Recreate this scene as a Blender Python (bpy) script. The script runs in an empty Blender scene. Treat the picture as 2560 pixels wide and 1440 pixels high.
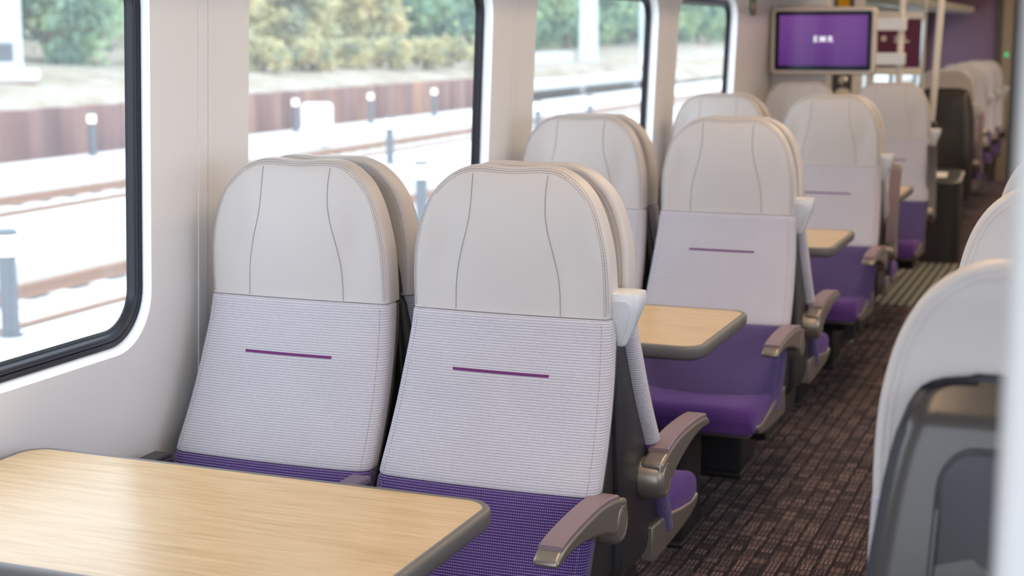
import bpy, bmesh, math, random
from mathutils import Vector, Matrix

SCN = bpy.context.scene
COL = SCN.collection
PI = math.pi
random.seed(7)

# ------------------------------------------------------------------ object helpers
def tag(o, label=None, cat=None, group=None, kind=None):
    if label: o['label'] = label
    if cat: o['category'] = cat
    if group: o['group'] = group
    if kind: o['kind'] = kind
    return o

def empty(name, loc=(0, 0, 0), rz=0.0, label=None, cat=None, group=None):
    o = bpy.data.objects.new(name, None)
    o.empty_display_size = 0.05
    COL.objects.link(o)
    o.location = loc
    o.rotation_euler = (0, 0, rz)
    return tag(o, label, cat, group)

def link(name, me, parent=None, loc=None, bevel=0.0, segs=3):
    o = bpy.data.objects.new(name, me)
    COL.objects.link(o)
    if parent is not None: o.parent = parent
    if loc is not None: o.location = loc
    if bevel:
        b = o.modifiers.new('edge', 'BEVEL')
        b.width = bevel; b.segments = segs; b.limit_method = 'ANGLE'; b.angle_limit = math.radians(35)
        b.harden_normals = False
    return o

class MB:
    """collects verts / faces / uvs / material index, then builds one mesh"""
    def __init__(s):
        s.v = []; s.f = []; s.uv = []; s.m = []
    def face(s, idx, uv=None, m=0):
        s.f.append(tuple(idx)); s.uv.append(uv); s.m.append(m)
    def box(s, x0, x1, y0, y1, z0, z1, m=0):
        b = len(s.v)
        s.v += [(x0, y0, z0), (x1, y0, z0), (x1, y1, z0), (x0, y1, z0), (x0, y0, z1), (x1, y0, z1), (x1, y1, z1), (x0, y1, z1)]
        for q in ((3, 2, 1, 0), (4, 5, 6, 7), (0, 1, 5, 4), (1, 2, 6, 5), (2, 3, 7, 6), (3, 0, 4, 7)):
            s.face([b + i for i in q], None, m)
        return s
    def prism(s, poly, axis, a0, a1, m=0):
        """poly: 2D list; axis 'x': (y,z), 'y': (x,z), 'z': (x,y); extruded a0..a1"""
        b = len(s.v); n = len(poly)
        for a in (a0, a1):
            for p, q in poly:
                s.v.append({'x': (a, p, q), 'y': (p, a, q), 'z': (p, q, a)}[axis])
        s.face([b + i for i in range(n)][::-1], None, m)
        s.face([b + n + i for i in range(n)], None, m)
        for i in range(n):
            j = (i + 1) % n
            s.face([b + i, b + j, b + n + j, b + n + i], None, m)
        return s
    def loft(s, loops, cap0=True, cap1=True, closed=True, m=0, us=None, vs=None):
        b = len(s.v); n = len(loops[0])
        for L in loops: s.v += [tuple(p) for p in L]
        cnt = n if closed else n - 1
        for r in range(len(loops) - 1):
            for i in range(cnt):
                j = (i + 1) % n
                uv = None
                if us is not None:
                    u0 = us[i]; u1 = us[i + 1]
                    uv = [(u0, vs[r]), (u1, vs[r]), (u1, vs[r + 1]), (u0, vs[r + 1])]
                s.face([b + r * n + i, b + r * n + j, b + (r + 1) * n + j, b + (r + 1) * n + i], uv, m)
        if cap0: s.face([b + i for i in range(n)][::-1], None, m)
        if cap1:
            e = b + (len(loops) - 1) * n
            s.face([e + i for i in range(n)], None, m)
        return s
    def cyl(s, c, axis, r0, r1, l, n=24, m=0, cap=True):
        """cylinder from c along axis vector for length l"""
        ax = Vector(axis).normalized()
        t = Vector((0, 0, 1)) if abs(ax.z) < .9 else Vector((1, 0, 0))
        u = ax.cross(t).normalized(); w = ax.cross(u)
        c = Vector(c)
        L = [[c + ax * (l * k) + (u * math.cos(2 * PI * i / n) + w * math.sin(2 * PI * i / n)) * r for i in range(n)] for k, r in ((0, r0), (1, r1))]
        return s.loft(L, cap, cap, True, m)
    def lathe(s, c, axis, prof, n=28, m=0):
        """prof: list of (distance along axis, radius)"""
        ax = Vector(axis).normalized()
        t = Vector((0, 0, 1)) if abs(ax.z) < .9 else Vector((1, 0, 0))
        u = ax.cross(t).normalized(); w = ax.cross(u)
        c = Vector(c)
        L = [[c + ax * d + (u * math.cos(2 * PI * i / n) + w * math.sin(2 * PI * i / n)) * r for i in range(n)] for d, r in prof]
        return s.loft(L, True, True, True, m)
    def tube(s, pts, r, n=6, m=0, cap=True):
        pts = [Vector(p) for p in pts]
        loops = []
        for i, p in enumerate(pts):
            d = (pts[min(i + 1, len(pts) - 1)] - pts[max(i - 1, 0)]).normalized()
            t = Vector((0, 0, 1)) if abs(d.z) < .95 else Vector((0, 1, 0))
            u = d.cross(t).normalized(); w = d.cross(u)
            loops.append([p + (u * math.cos(2 * PI * k / n) + w * math.sin(2 * PI * k / n)) * r for k in range(n)])
        return s.loft(loops, cap, cap, True, m)
    def mesh(s, name, mats, smooth=True, angle=40, recalc=True):
        me = bpy.data.meshes.new(name)
        me.from_pydata(s.v, [], s.f)
        if any(u is not None for u in s.uv):
            ul = me.uv_layers.new(name='UVMap')
            k = 0
            for p, u in zip(me.polygons, s.uv):
                for li, l in enumerate(p.loop_indices):
                    if u is not None: ul.data[l].uv = u[li]
                    else:
                        co = me.vertices[me.loops[l].vertex_index].co
                        ul.data[l].uv = (co.x, co.z)
        for i, p in enumerate(me.polygons):
            p.material_index = s.m[i]
            p.use_smooth = smooth
        for mt in (mats if isinstance(mats, (list, tuple)) else [mats]): me.materials.append(mt)
        if recalc:
            bm = bmesh.new(); bm.from_mesh(me)
            bmesh.ops.recalc_face_normals(bm, faces=bm.faces)
            if smooth:
                for e in bm.edges:
                    if len(e.link_faces) == 2 and e.calc_face_angle(0) > math.radians(angle): e.smooth = False
            bm.to_mesh(me); bm.free()
        me.update()
        return me

CACHE = {}
def cached(key, fn):
    if key not in CACHE: CACHE[key] = fn()
    return CACHE[key]

def lerp_table(tab, x):
    if x <= tab[0][0]: return tab[0][1]
    for (a, b), (c, d) in zip(tab, tab[1:]):
        if x <= c:
            t = (x - a) / (c - a)
            return b + (d - b) * t
    return tab[-1][1]

def smooth_table(tab, x):
    """Catmull-Rom through the table"""
    n = len(tab)
    if x <= tab[0][0]: return tab[0][1]
    if x >= tab[-1][0]: return tab[-1][1]
    for i in range(n - 1):
        if x <= tab[i + 1][0]:
            x0, y0 = tab[i]; x1, y1 = tab[i + 1]; h = x1 - x0
            m0 = (y1 - tab[i - 1][1]) / (x1 - tab[i - 1][0]) if i > 0 else (y1 - y0) / h
            m1 = (tab[i + 2][1] - y0) / (tab[i + 2][0] - x0) if i < n - 2 else (y1 - y0) / h
            t = (x - x0) / h
            return (2*t**3 - 3*t**2 + 1)*y0 + (t**3 - 2*t**2 + t)*h*m0 + (-2*t**3 + 3*t**2)*y1 + (t**3 - t**2)*h*m1

def rrect(w0, w1, h0, h1, r, n=6):
    """rounded rectangle polygon, CCW"""
    P = []
    for cx, cy, a in ((w1 - r, h0 + r, -90), (w1 - r, h1 - r, 0), (w0 + r, h1 - r, 90), (w0 + r, h0 + r, 180)):
        for i in range(n + 1):
            t = math.radians(a + 90 * i / n)
            P.append((cx + r * math.cos(t), cy + r * math.sin(t)))
    return P

# ------------------------------------------------------------------ materials
class NT:
    def __init__(s, name):
        s.mat = bpy.data.materials.new(name); s.mat.use_nodes = True
        s.t = s.mat.node_tree; s.n = s.t.nodes; s.l = s.t.links
        s.n.clear()
        s.out = s.n.new('ShaderNodeOutputMaterial')
    def new(s, typ, **kw):
        nd = s.n.new(typ)
        for k, v in kw.items(): setattr(nd, k, v)
        return nd
    def put(s, sock, v):
        if hasattr(v, 'is_output'): s.l.new(v, sock)
        elif isinstance(v, (tuple, list)):
            sock.default_value = tuple(v) + ((1,) if len(v) == 3 and sock.type == 'RGBA' else ())
        else: sock.default_value = v
    def m(s, op, a, b=0.0, c=0.0):
        nd = s.new('ShaderNodeMath', operation=op)
        for i, v in enumerate((a, b, c)): s.put(nd.inputs[i], v)
        return nd.outputs[0]
    def mix(s, fac, a, b):
        nd = s.new('ShaderNodeMix', data_type='RGBA')
        s.put(nd.inputs['Factor'], fac)
        s.put(nd.inputs[6], a); s.put(nd.inputs[7], b)
        return nd.outputs[2]
    def ramp(s, fac, stops):
        nd = s.new('ShaderNodeValToRGB')
        cr = nd.color_ramp
        while len(cr.elements) < len(stops): cr.elements.new(.5)
        for e, (p, c) in zip(cr.elements, stops):
            e.position = p; e.color = tuple(c) + (1,)
        s.put(nd.inputs[0], fac)
        return nd.outputs[0]
    def coords(s, kind='Object'):
        return s.new('ShaderNodeTexCoord').outputs[kind]
    def sep(s, v):
        nd = s.new('ShaderNodeSeparateXYZ'); s.put(nd.inputs[0], v)
        return nd.outputs
    def comb(s, x, y, z):
        nd = s.new('ShaderNodeCombineXYZ')
        for i, v in enumerate((x, y, z)): s.put(nd.inputs[i], v)
        return nd.outputs[0]
    def noise(s, vec, scale, detail=2, rough=.5, dist=0.0):
        nd = s.new('ShaderNodeTexNoise')
        if vec is not None: s.put(nd.inputs['Vector'], vec)
        nd.inputs['Scale'].default_value = scale; nd.inputs['Detail'].default_value = detail
        nd.inputs['Roughness'].default_value = rough; nd.inputs['Distortion'].default_value = dist
        return nd.outputs['Fac']
    def white(s, vec):
        nd = s.new('ShaderNodeTexWhiteNoise', noise_dimensions='3D'); s.put(nd.inputs['Vector'], vec)
        return nd.outputs['Value']
    def mapping(s, vec, scale=(1, 1, 1), loc=(0, 0, 0)):
        nd = s.new('ShaderNodeMapping'); s.put(nd.inputs[0], vec)
        nd.inputs['Scale'].default_value = scale; nd.inputs['Location'].default_value = loc
        return nd.outputs[0]
    def bump(s, h, strength=.3, dist=.002):
        nd = s.new('ShaderNodeBump'); s.put(nd.inputs['Height'], h)
        nd.inputs['Strength'].default_value = strength; nd.inputs['Distance'].default_value = dist
        return nd.outputs[0]
    def bsdf(s, color=(.8, .8, .8), rough=.5, metal=0.0, normal=None, spec=.5, coat=0.0, coat_r=.1, sheen=0.0, emit=None, estr=0.0):
        nd = s.new('ShaderNodeBsdfPrincipled')
        s.put(nd.inputs['Base Color'], color); s.put(nd.inputs['Roughness'], rough); s.put(nd.inputs['Metallic'], metal)
        nd.inputs['Specular IOR Level'].default_value = spec
        nd.inputs['Coat Weight'].default_value = coat; nd.inputs['Coat Roughness'].default_value = coat_r
        nd.inputs['Sheen Weight'].default_value = sheen
        if normal is not None: s.put(nd.inputs['Normal'], normal)
        if emit is not None:
            s.put(nd.inputs['Emission Color'], emit); nd.inputs['Emission Strength'].default_value = estr
        return nd.outputs[0]
    def done(s, sh):
        s.l.new(sh, s.out.inputs[0]); return s.mat

def plain(name, color, rough=.5, metal=0.0, nscale=0, nstr=.1, spec=.5, coat=0.0, coat_r=.1, var=0.0, sheen=0.0):
    t = NT(name); co = t.coords('Object')
    col = color
    if var:
        n = t.noise(co, 6, 3)
        col = t.mix(n, tuple(c * (1 - var) for c in color), tuple(min(1, c * (1 + var)) for c in color))
    nm = t.bump(t.noise(co, nscale, 2), nstr, .001) if nscale else None
    return t.done(t.bsdf(col, rough, metal, nm, spec, coat, coat_r, sheen))

def emitter(name, color, strength):
    t = NT(name)
    e = t.new('ShaderNodeEmission'); t.put(e.inputs[0], color); e.inputs[1].default_value = strength
    return t.done(e.outputs[0])

def rib_fabric(name, base, dash, dash_amt, pitch=.0067, step=.0045, sheen=.2, var=.06, bump=.35, groove_shade=.15):
    t = NT(name)
    uv = t.sep(t.coords('UV')); u, v = uv[0], uv[1]
    vf = t.m('DIVIDE', v, pitch)
    row = t.m('FLOOR', vf); fr = t.m('FRACT', vf)
    # valley between two ribs, and slanted stitches crossing it
    d = t.m('ABSOLUTE', t.m('SUBTRACT', fr, .5))
    valley = t.m('SMOOTH_MIN', 1.0, t.m('MAXIMUM', t.m('MULTIPLY', t.m('SUBTRACT', d, .28), 9.0), 0.0), .1)
    du = t.m('FRACT', t.m('ADD', t.m('DIVIDE', u, step), t.m('ADD', t.m('MULTIPLY', row, .37), t.m('MULTIPLY', fr, .45))))
    dm = t.m('MINIMUM', 1.0, t.m('MAXIMUM', 0.0, t.m('MULTIPLY', t.m('SUBTRACT', .30, t.m('ABSOLUTE', t.m('SUBTRACT', du, .5))), 7.0)))
    hole = t.m('MULTIPLY', valley, dm)
    wob = t.noise(t.comb(u, v, 0), 130, 3, .6)
    big = t.noise(t.comb(u, v, 0), 9, 2)
    b0 = t.mix(big, tuple(c * (1 - var) for c in base), tuple(min(1, c * (1 + var)) for c in base))
    b1 = t.mix(t.m('MULTIPLY', wob, .55), b0, tuple(c * .6 for c in base))
    b1 = t.mix(t.m('MULTIPLY', valley, groove_shade), b1, tuple(c * .45 for c in base))  # rib shading put into the colour: valleys darkened
    amt = t.m('MULTIPLY', hole, dash_amt)
    col = t.mix(amt, b1, dash)
    h = t.m('ADD', t.m('MULTIPLY', t.m('SUBTRACT', .5, d), 1.6), t.m('MULTIPLY', wob, .35))
    nm = t.bump(h, bump, .0022)
    return t.done(t.bsdf(col, .9, 0, nm, .2, sheen=sheen))

M = {}
M['leather'] = plain('cream leather', (.545, .505, .485), .48, 0, 420, .12, .4, var=.015)
M['thread'] = plain('dark stitching thread', (.25, .22, .215), .8)
M['thread_pale'] = plain('pale stitching thread', (.55, .51, .48), .8)
M['fab'] = rib_fabric('lilac grey ribbed fabric', (.63, .595, .645), (.14, .125, .15), .85, pitch=.0054, step=.0034, bump=.28)
M['purple'] = rib_fabric('purple ribbed fabric', (.066, .024, .170), (.49, .43, .58), .9, pitch=.0053, step=.0036, sheen=.2, bump=.6, groove_shade=.8)
M['plush'] = rib_fabric('purple plush fabric', (.145, .058, .300), (.24, .15, .40), .40, pitch=.0056, step=.0038, sheen=.12, bump=.5, groove_shade=.75)
M['stripe'] = plain('plum stripe', (.15, .02, .14), .6, 0, 300, .2)
M['shell'] = plain('dark taupe shell plastic', (.036, .034, .038), .38, .25, 600, .05, .5)
M['rim'] = plain('taupe seat frame edge', (.14, .128, .118), .38, .3, 400, .05)
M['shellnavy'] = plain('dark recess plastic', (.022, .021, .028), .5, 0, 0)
M['taupe'] = plain('taupe metallic paint', (.30, .262, .225), .34, .6, 500, .05)
M['pad'] = plain('mauve arm pad', (.235, .165, .185), .5, 0, 500, .15)
M['pad_mid'] = plain('purple grey arm pad', (.15, .105, .165), .5, 0, 500, .15)
M['white_plastic'] = plain('white plastic', (.74, .74, .74), .28, 0, 0, .1, .5)
M['cream'] = plain('cream painted metal', (.70, .62, .54), .4)
M['wall'] = plain('satin white wall panel', (.80, .80, .805), .30, 0, 3, .02, .5)
M['wallline'] = plain('wall joint strip', (.62, .60, .585), .4)
M['reveal'] = plain('white window surround', (.90, .90, .92), .4)
M['rubber'] = plain('black rubber gasket', (.012, .013, .022), .36, 0, 60, .05, .5)
M['frit'] = plain('grey dotted glass border', (.07, .085, .10), .5)
M['ceiling'] = plain('ceiling panel', (.78, .76, .73), .6)
M['edge'] = plain('grey table edging', (.155, .147, .142), .42, .15, 300, .05)
M['dark'] = plain('dark grey metal', (.03, .029, .033), .5, .2)
M['binbody'] = plain('charcoal bin casing', (.036, .035, .040), .45, .2, 200, .05)
M['chrome'] = plain('chrome', (.75, .73, .70), .18, 1.0)
M['navyframe'] = plain('glossy black screen bezel', (.004, .004, .022), .12, spec=.2)
M['yellow'] = plain('yellow sticker', (.85, .45, .01), .5)
M['green'] = plain('green sign', (.12, .24, .09), .5)
M['red'] = plain('red sign', (.45, .09, .04), .5)
M['maroon'] = plain('maroon poster', (.13, .025, .085), .45)
M['darkpurple'] = plain('dark purple poster', (.035, .015, .055), .45)
M['purplewall'] = plain('purple end wall', (.17, .10, .165), .5)
M['tan'] = plain('tan door pillar', (.26, .20, .13), .5)
M['brown'] = plain('dark brown trim', (.06, .045, .035), .5)
M['paper'] = plain('white sticker', (.85, .84, .80), .6)

def mat_wood():
    t = NT('pale oak laminate'); co = t.coords('Object')
    a = t.noise(t.mapping(co, (1.2, 22, 4)), 6, 5, .62, .25)
    b = t.noise(t.mapping(co, (2.5, 130, 4)), 5, 3, .6)
    f = t.m('ADD', t.m('MULTIPLY', a, .75), t.m('MULTIPLY', b, .28))
    c = t.ramp(f, [(.32, (.50, .325, .145)), (.5, (.645, .445, .225)), (.68, (.745, .555, .325))])
    return t.done(t.bsdf(c, .28, 0, t.bump(b, .04, .0005), .5))
M['wood'] = mat_wood()

def mat_carpet():
    t = NT('brown woven carpet'); co = t.sep(t.coords('Object'))
    x, y = co[0], co[1]
    cx = t.m('FLOOR', t.m('DIVIDE', x, .043))
    sh = t.m('MULTIPLY', t.m('FRACT', t.m('MULTIPLY', cx, .37)), .03)
    yy = t.m('ADD', y, sh)
    cy = t.m('FLOOR', t.m('DIVIDE', yy, .045))
    r1 = t.white(t.comb(cx, cy, 1.0)); r2 = t.white(t.comb(cx, cy, 5.0))
    ori = t.m('GREATER_THAN', r1, .55)
    la = t.m('FRACT', t.m('DIVIDE', yy, .0108)); da = t.m('FRACT', t.m('DIVIDE', x, .0175))
    lb = t.m('FRACT', t.m('DIVIDE', x, .0108)); db = t.m('FRACT', t.m('DIVIDE', yy, .024))
    L = t.m('ADD', t.m('MULTIPLY', la, t.m('SUBTRACT', 1.0, ori)), t.m('MULTIPLY', lb, ori))
    D = t.m('ADD', t.m('MULTIPLY', da, t.m('SUBTRACT', 1.0, ori)), t.m('MULTIPLY', db, ori))
    mask = t.m('MULTIPLY', t.m('GREATER_THAN', L, .48), t.m('GREATER_THAN', D, .22))
    ex = t.m('FRACT', t.m('DIVIDE', x, .043)); ey = t.m('FRACT', t.m('DIVIDE', yy, .045))
    edge = t.m('MULTIPLY', t.m('GREATER_THAN', ex, .15), t.m('GREATER_THAN', ey, .15))
    big = t.noise(t.coords('Object'), 3.5, 2)
    amt = t.m('MULTIPLY', t.m('MULTIPLY', mask, edge), t.m('ADD', .18, t.m('MULTIPLY', r2, .75)))
    base = t.mix(big, (.007, .004, .008), (.015, .009, .014))
    col = t.mix(amt, base, (.50, .335, .32))
    fz = t.noise(t.coords('Object'), 700, 2)
    return t.done(t.bsdf(col, .95, 0, t.bump(t.m('ADD', fz, mask), .5, .003), .1, sheen=.1))
M['carpet'] = mat_carpet()

def mat_mat():
    t = NT('striped entrance matting'); co = t.sep(t.coords('Object'))
    f = t.m('FRACT', t.m('DIVIDE', co[0], .047))
    k = t.m('GREATER_THAN', f, .62)
    k2 = t.m('MULTIPLY', t.m('GREATER_THAN', f, .25), t.m('LESS_THAN', f, .42))
    col = t.mix(k, (.075, .085, .080), (.34, .345, .315))
    col = t.mix(t.m('MULTIPLY', k2, .6), col, (.03, .03, .03))
    return t.done(t.bsdf(col, .85))
M['matting'] = mat_mat()

def mat_glass():
    t = NT('dusty glare-veiled train window glass'); co = t.coords('Object')
    tr = t.new('ShaderNodeBsdfTransparent'); t.put(tr.inputs[0], (.93, .97, .97))
    df = t.new('ShaderNodeBsdfTranslucent'); t.put(df.inputs[0], (.9, .93, .95))
    gl = t.new('ShaderNodeBsdfGlossy'); gl.inputs['Roughness'].default_value = .03
    streak = t.noise(t.mapping(co, (1, 90, 1.2)), 4, 4, .6)
    speck = t.noise(co, 55, 2, .5)
    sp = t.m('MINIMUM', 1.0, t.m('MULTIPLY', t.m('MAXIMUM', t.m('SUBTRACT', speck, .76), 0.0), 14.0))
    f = t.m('ADD', t.m('ADD', .045, t.m('MULTIPLY', streak, .075)), t.m('MULTIPLY', sp, .15))  # even veil added as glare haze, plus dust streaks and specks
    m1 = t.new('ShaderNodeMixShader'); t.put(m1.inputs[0], f); t.l.new(tr.outputs[0], m1.inputs[1]); t.l.new(df.outputs[0], m1.inputs[2])
    m2 = t.new('ShaderNodeMixShader'); m2.inputs[0].default_value = .035
    t.l.new(m1.outputs[0], m2.inputs[1]); t.l.new(gl.outputs[0], m2.inputs[2])
    return t.done(m2.outputs[0])
M['glass'] = mat_glass()

def mat_screenglass():
    t = NT('clear partition glass')
    tr = t.new('ShaderNodeBsdfTransparent'); t.put(tr.inputs[0], (.93, .96, .95))
    gl = t.new('ShaderNodeBsdfGlossy'); gl.inputs['Roughness'].default_value = .02
    m2 = t.new('ShaderNodeMixShader'); m2.inputs[0].default_value = .06
    t.l.new(tr.outputs[0], m2.inputs[1]); t.l.new(gl.outputs[0], m2.inputs[2])
    return t.done(m2.outputs[0])
M['clearglass'] = mat_screenglass()

# ------------------------------------------------------------------ seat geometry (local frame: facing -Y, aisle side = a)
YF = [(.36, .345), (.42, .318), (.50, .274), (.56, .243), (.612, .219), (.68, .178), (.74, .147), (.81, .118), (.87, .097), (.92, .087),
      (.98, .088), (1.05, .090), (1.11, .087), (1.16, .079), (1.204, .066)]
HWL = [(.918, .2035), (.96, .2040), (1.0, .2030), (1.04, .1995), (1.08, .1915), (1.11, .1825), (1.135, .171), (1.155, .158), (1.172, .142),
       (1.185, .125), (1.195, .106), (1.2015, .084), (1.2045, .056)]
HWF = [(.36, .224), (.612, .2235), (.70, .2200), (.80, .2145), (.87, .2095), (.922, .2062)]
def yf(z): return smooth_table(YF, z)
def hwl(z): return smooth_table(HWL, z)
def hwf(z): return smooth_table(HWF, z)

def section(hw, f, t, r, bulge, nF=14, nA=5, nB=8, side_bulge=0.0):
    """closed cross-section (x, y) with its front at y=-f, CCW from above, and arc lengths (0 at front centre)"""
    P = []
    for i in range(nF + 1):
        x = -(hw - r) + 2 * (hw - r) * i / nF
        P.append((x, -(f + bulge * (1 - (x / hw) ** 2))))
    rb = min(r, t * .49)
    for i in range(1, nA + 1):
        a = -PI / 2 + PI / 2 * i / nA
        P.append((hw - r + r * math.cos(a), -f + r + r * math.sin(a)))
    for i in range(nA + 1):
        a = PI / 2 * i / nA
        P.append((hw - rb + rb * math.cos(a), -(f - t) - rb + rb * math.sin(a)))
    for i in range(1, nB):
        x = (hw - rb) - 2 * (hw - rb) * i / nB
        P.append((x, -(f - t)))
    for i in range(nA + 1):
        a = PI / 2 + PI / 2 * i / nA
        P.append((-(hw - rb) + rb * math.cos(a), -(f - t) - rb + rb * math.sin(a)))
    for i in range(nA):
        a = PI + PI / 2 * i / nA
        P.append((-(hw - r) + r * math.cos(a), -f + r + r * math.sin(a)))
    us = [0.0]
    for i in range(len(P)):
        a, b = P[i], P[(i + 1) % len(P)]
        us.append(us[-1] + math.hypot(a[0] - b[0], a[1] - b[1]))
    c = us[nF // 2]
    return P, [u - c for u in us]

def front_pt(x, z, hw, f, r, bulge, lift=.0006):
    ax = abs(x)
    if ax <= hw - r: y = -(f + bulge * (1 - (x / hw) ** 2))
    else: y = -(f - r + math.sqrt(max(0, r * r - min(r, ax - (hw - r)) ** 2)))
    return Vector((x, y - lift, z))

def dashes(mb, pts, r, on=.0045, off=.0018, m=1, n=4):
    """stitches along a polyline"""
    seg = []
    for a, b in zip(pts, pts[1:]): seg.append((a, b, (b - a).length))
    tot = sum(s[2] for s in seg)
    def at(d):
        for a, b, l in seg:
            if d <= l: return a + (b - a) * (d / l if l else 0)
            d -= l
        return seg[-1][1]
    d = 0.0
    while d + on <= tot:
        mb.tube([at(d), at(d + on)], r, n, m)
        d += on + off

HB, HR = .007, .013
def headrest_thick(z): return lerp_table([(.918, .066), (1.05, .062), (1.16, .054), (1.19, .046), (1.2, .034), (1.2045, .018)], z)
def headrest_front(z):
    f = yf(z)
    if z > 1.18: f -= .006 * ((z - 1.18) / .0245) ** 2 * 1.6
    return f

def hollow(x, z):
    return .008 * math.exp(-((abs(x) - .134) / .027) ** 2) * math.exp(-((z - 1.035) / .075) ** 2)
def make_headrest():
    mb = MB()
    zs = [.918, .9205, .925] + [.925 + (1.11 - .925) * i / 12 for i in range(1, 13)] + [1.122, 1.135, 1.146, 1.156, 1.165, 1.173, 1.180, 1.186, 1.1915, 1.196, 1.1995, 1.202, 1.2037, 1.2045]
    loops = []; vs = []; us = None
    for z in zs:
        hw = hwl(z)
        k = .004 if z < .919 else 0
        P, u = section(hw - k, headrest_front(z) - k, headrest_thick(z) - 2 * k, min(HR, headrest_thick(z) * .45), HB, 30)
        if us is None or z == .925: us = u
        dip = .006 * max(0, min(1, (z - 1.12) / .08))
        loops.append([(x, y + (hollow(x, z) if i <= 30 else 0), z - dip * (1 - min(1, (x / .095) ** 2)) ** 2) for i, (x, y) in enumerate(P)]); vs.append(z)
    mb.loft(loops, True, True, True, 0, us, vs)
    # perimeter seam: outline, inset
    out = [(hwl(z), z) for z in [.925 + (1.2045 - .925) * i / 90 for i in range(91)]]
    # finer at the top
    out += [(.056 * (1 - i / 6), 1.2045) for i in range(1, 7)]
    def inset(d):
        q = []
        for i, (x, z) in enumerate(out):
            a = out[max(0, i - 1)]; b = out[min(len(out) - 1, i + 1)]
            tx, tz = b[0] - a[0], b[1] - a[1]
            l = math.hypot(tx, tz) or 1
            nx, nz = tz / l, -tx / l
            px, pz = x - nx * d, z - nz * d
            if not q or (math.hypot(px - q[-1][0], pz - q[-1][1]) > .002 and px < q[-1][0] + .004): q.append((px, pz))
        q = [p for p in q if p[0] >= 0]
        return [(-x, z) for x, z in q] + [(x, z) for x, z in q[::-1]]
    def on_face(x, z):
        dip = .006 * max(0, min(1, (z - 1.12) / .08))
        hw = max(hwl(min(z, 1.19)), abs(x) + .004)
        p = front_pt(x, z, hw, headrest_front(z), HR, HB)
        p.z -= dip * (1 - min(1, (x / .095) ** 2)) ** 2
        p.y += hollow(x, z)
        return p
    for d, mm, dash in ((.0032, 1, True), (.0070, 1, False), (.0108, 1, True)):
        pts = [on_face(x, z) for x, z in inset(d)]
        if dash: dashes(mb, pts, .00036)
        else: mb.tube(pts, .00040, 4, 1)
    # two curved seams down the face
    cur = [(.922, .108), (.97, .1065), (1.0, .103), (1.04, .094), (1.08, .083), (1.11, .0775), (1.15, .0755), (1.187, .0765)]
    for sx in (-1, 1):
        pts = [on_face(sx * smooth_table(cur, z), z) for z in [.922 + (1.187 - .922) * i / 40 for i in range(41)]]
        mb.tube(pts, .00034, 4, 1)
        dashes(mb, [p + Vector((sx * .0006, -.0002, 0)) for p in pts], .00030, .0035, .0016)
    # seams round the rear rim, in pale thread
    for d, mm in ((.010, 2), (.018, 2)):
        pts = []
        for x, z in inset(d):
            hw = max(hwl(min(z, 1.19)), abs(x) + .004)
            y = -(headrest_front(z) - headrest_thick(min(z, 1.185))) + .0005
            pts.append(Vector((x, y, z)))
        dashes(mb, pts, .0006, .006, .0025, mm)
    return mb.mesh('headrest', [M['leather'], M['thread'], M['thread_pale']])

def fabric_block(name, z0, z1, mat, n, thick, bulge=.010, extra=0.0):
    mb = MB(); loops = []; vs = []; us = None; v = 0; prev = None
    zs = [z0, z0 + .0015, z0 + .005] + [z0 + .005 + (z1 - z0 - .010) * i / n for i in range(1, n + 1)] + [z1 - .0015, z1]
    for i, z in enumerate(zs):
        k = .005 if i in (0, len(zs) - 1) else (.0015 if i in (1, len(zs) - 2) else 0)
        hw = hwf(z) + extra - k; f = yf(z) + .004 - k
        P, u = section(hw, f, thick - k, .021, bulge)
        if i == 3: us = u
        loops.append([(x, y, z) for x, y in P])
        if prev: v += math.hypot(z - prev[0], f - prev[1])
        prev = (z, f); vs.append(v)
    mb.loft(loops, True, True, True, 0, us, vs)
    # edge stitching
    for sx in (-1, 1):
        pts = []
        for z in [z0 + .006 + (z1 - z0 - .012) * i / 40 for i in range(41)]:
            hw = hwf(z) + extra
            pts.append(front_pt(sx * (hw - .017), z, hw, yf(z) + .004, .021, bulge, .0004))
        dashes(mb, pts, .0006, .005, .002)
    return mb

def make_backrest():
    return fabric_block('backrest', .612, .9185, M['fab'], 28, .058).mesh('backrest', [M['fab'], M['thread']])
def make_lumbar():
    return fabric_block('lumbar', .385, .6125, M['purple'], 22, .055).mesh('lumbar', [M['purple'], M['thread']])
def make_stripe():
    mb = MB()
    z = .812; hw = hwf(z)
    L = []
    for i in range(21):
        x = -.0985 + .197 * i / 20
        p = front_pt(x, z, hw, yf(z) + .004, .021, .010, 0)
        L.append([(x, p.y + .002, z - .003), (x, p.y - .0016, z - .0026), (x, p.y - .0016, z + .0026), (x, p.y + .002, z + .003)])
    return mb.loft(L).mesh('accent_stripe', M['stripe'])

def make_cushion():
    mb = MB(); loops = []; vs = []; us = None; v = 0; prev = None
    tab = [(.285, .430, .385, .214), (.32, .434, .378, .220), (.38, .438, .374, .224), (.44, .446, .372, .226), (.50, .453, .371, .227), (.535, .453, .370, .226),
           (.555, .448, .369, .224), (.567, .440, .369, .222), (.575, .428, .370, .220), (.580, .412, .374, .217), (.580, .400, .380, .214)]
    fine = []
    for i in range(len(tab) - 1):
        for k in range(2): fine.append(tuple(tab[i][j] + (tab[i + 1][j] - tab[i][j]) * k / 2 for j in range(4)))
    fine.append(tab[-1])
    for o, zt, zb, hw in fine:
        t = zt - zb
        P, u = section(hw - .013, zt, t, min(.022, t * .45), -.016 if o < .50 else -.008 if o < .55 else -.003)
        if us is None: us = u
        loops.append([(x, -o, -y) for x, y in P])
        if prev: v += math.hypot(o - prev[0], zt - prev[1])
        prev = (o, zt); vs.append(v)
    mb.loft(loops, True, True, True, 0, us, vs)
    return mb.mesh('seat_cushion', M['plush'], angle=60)

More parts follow.
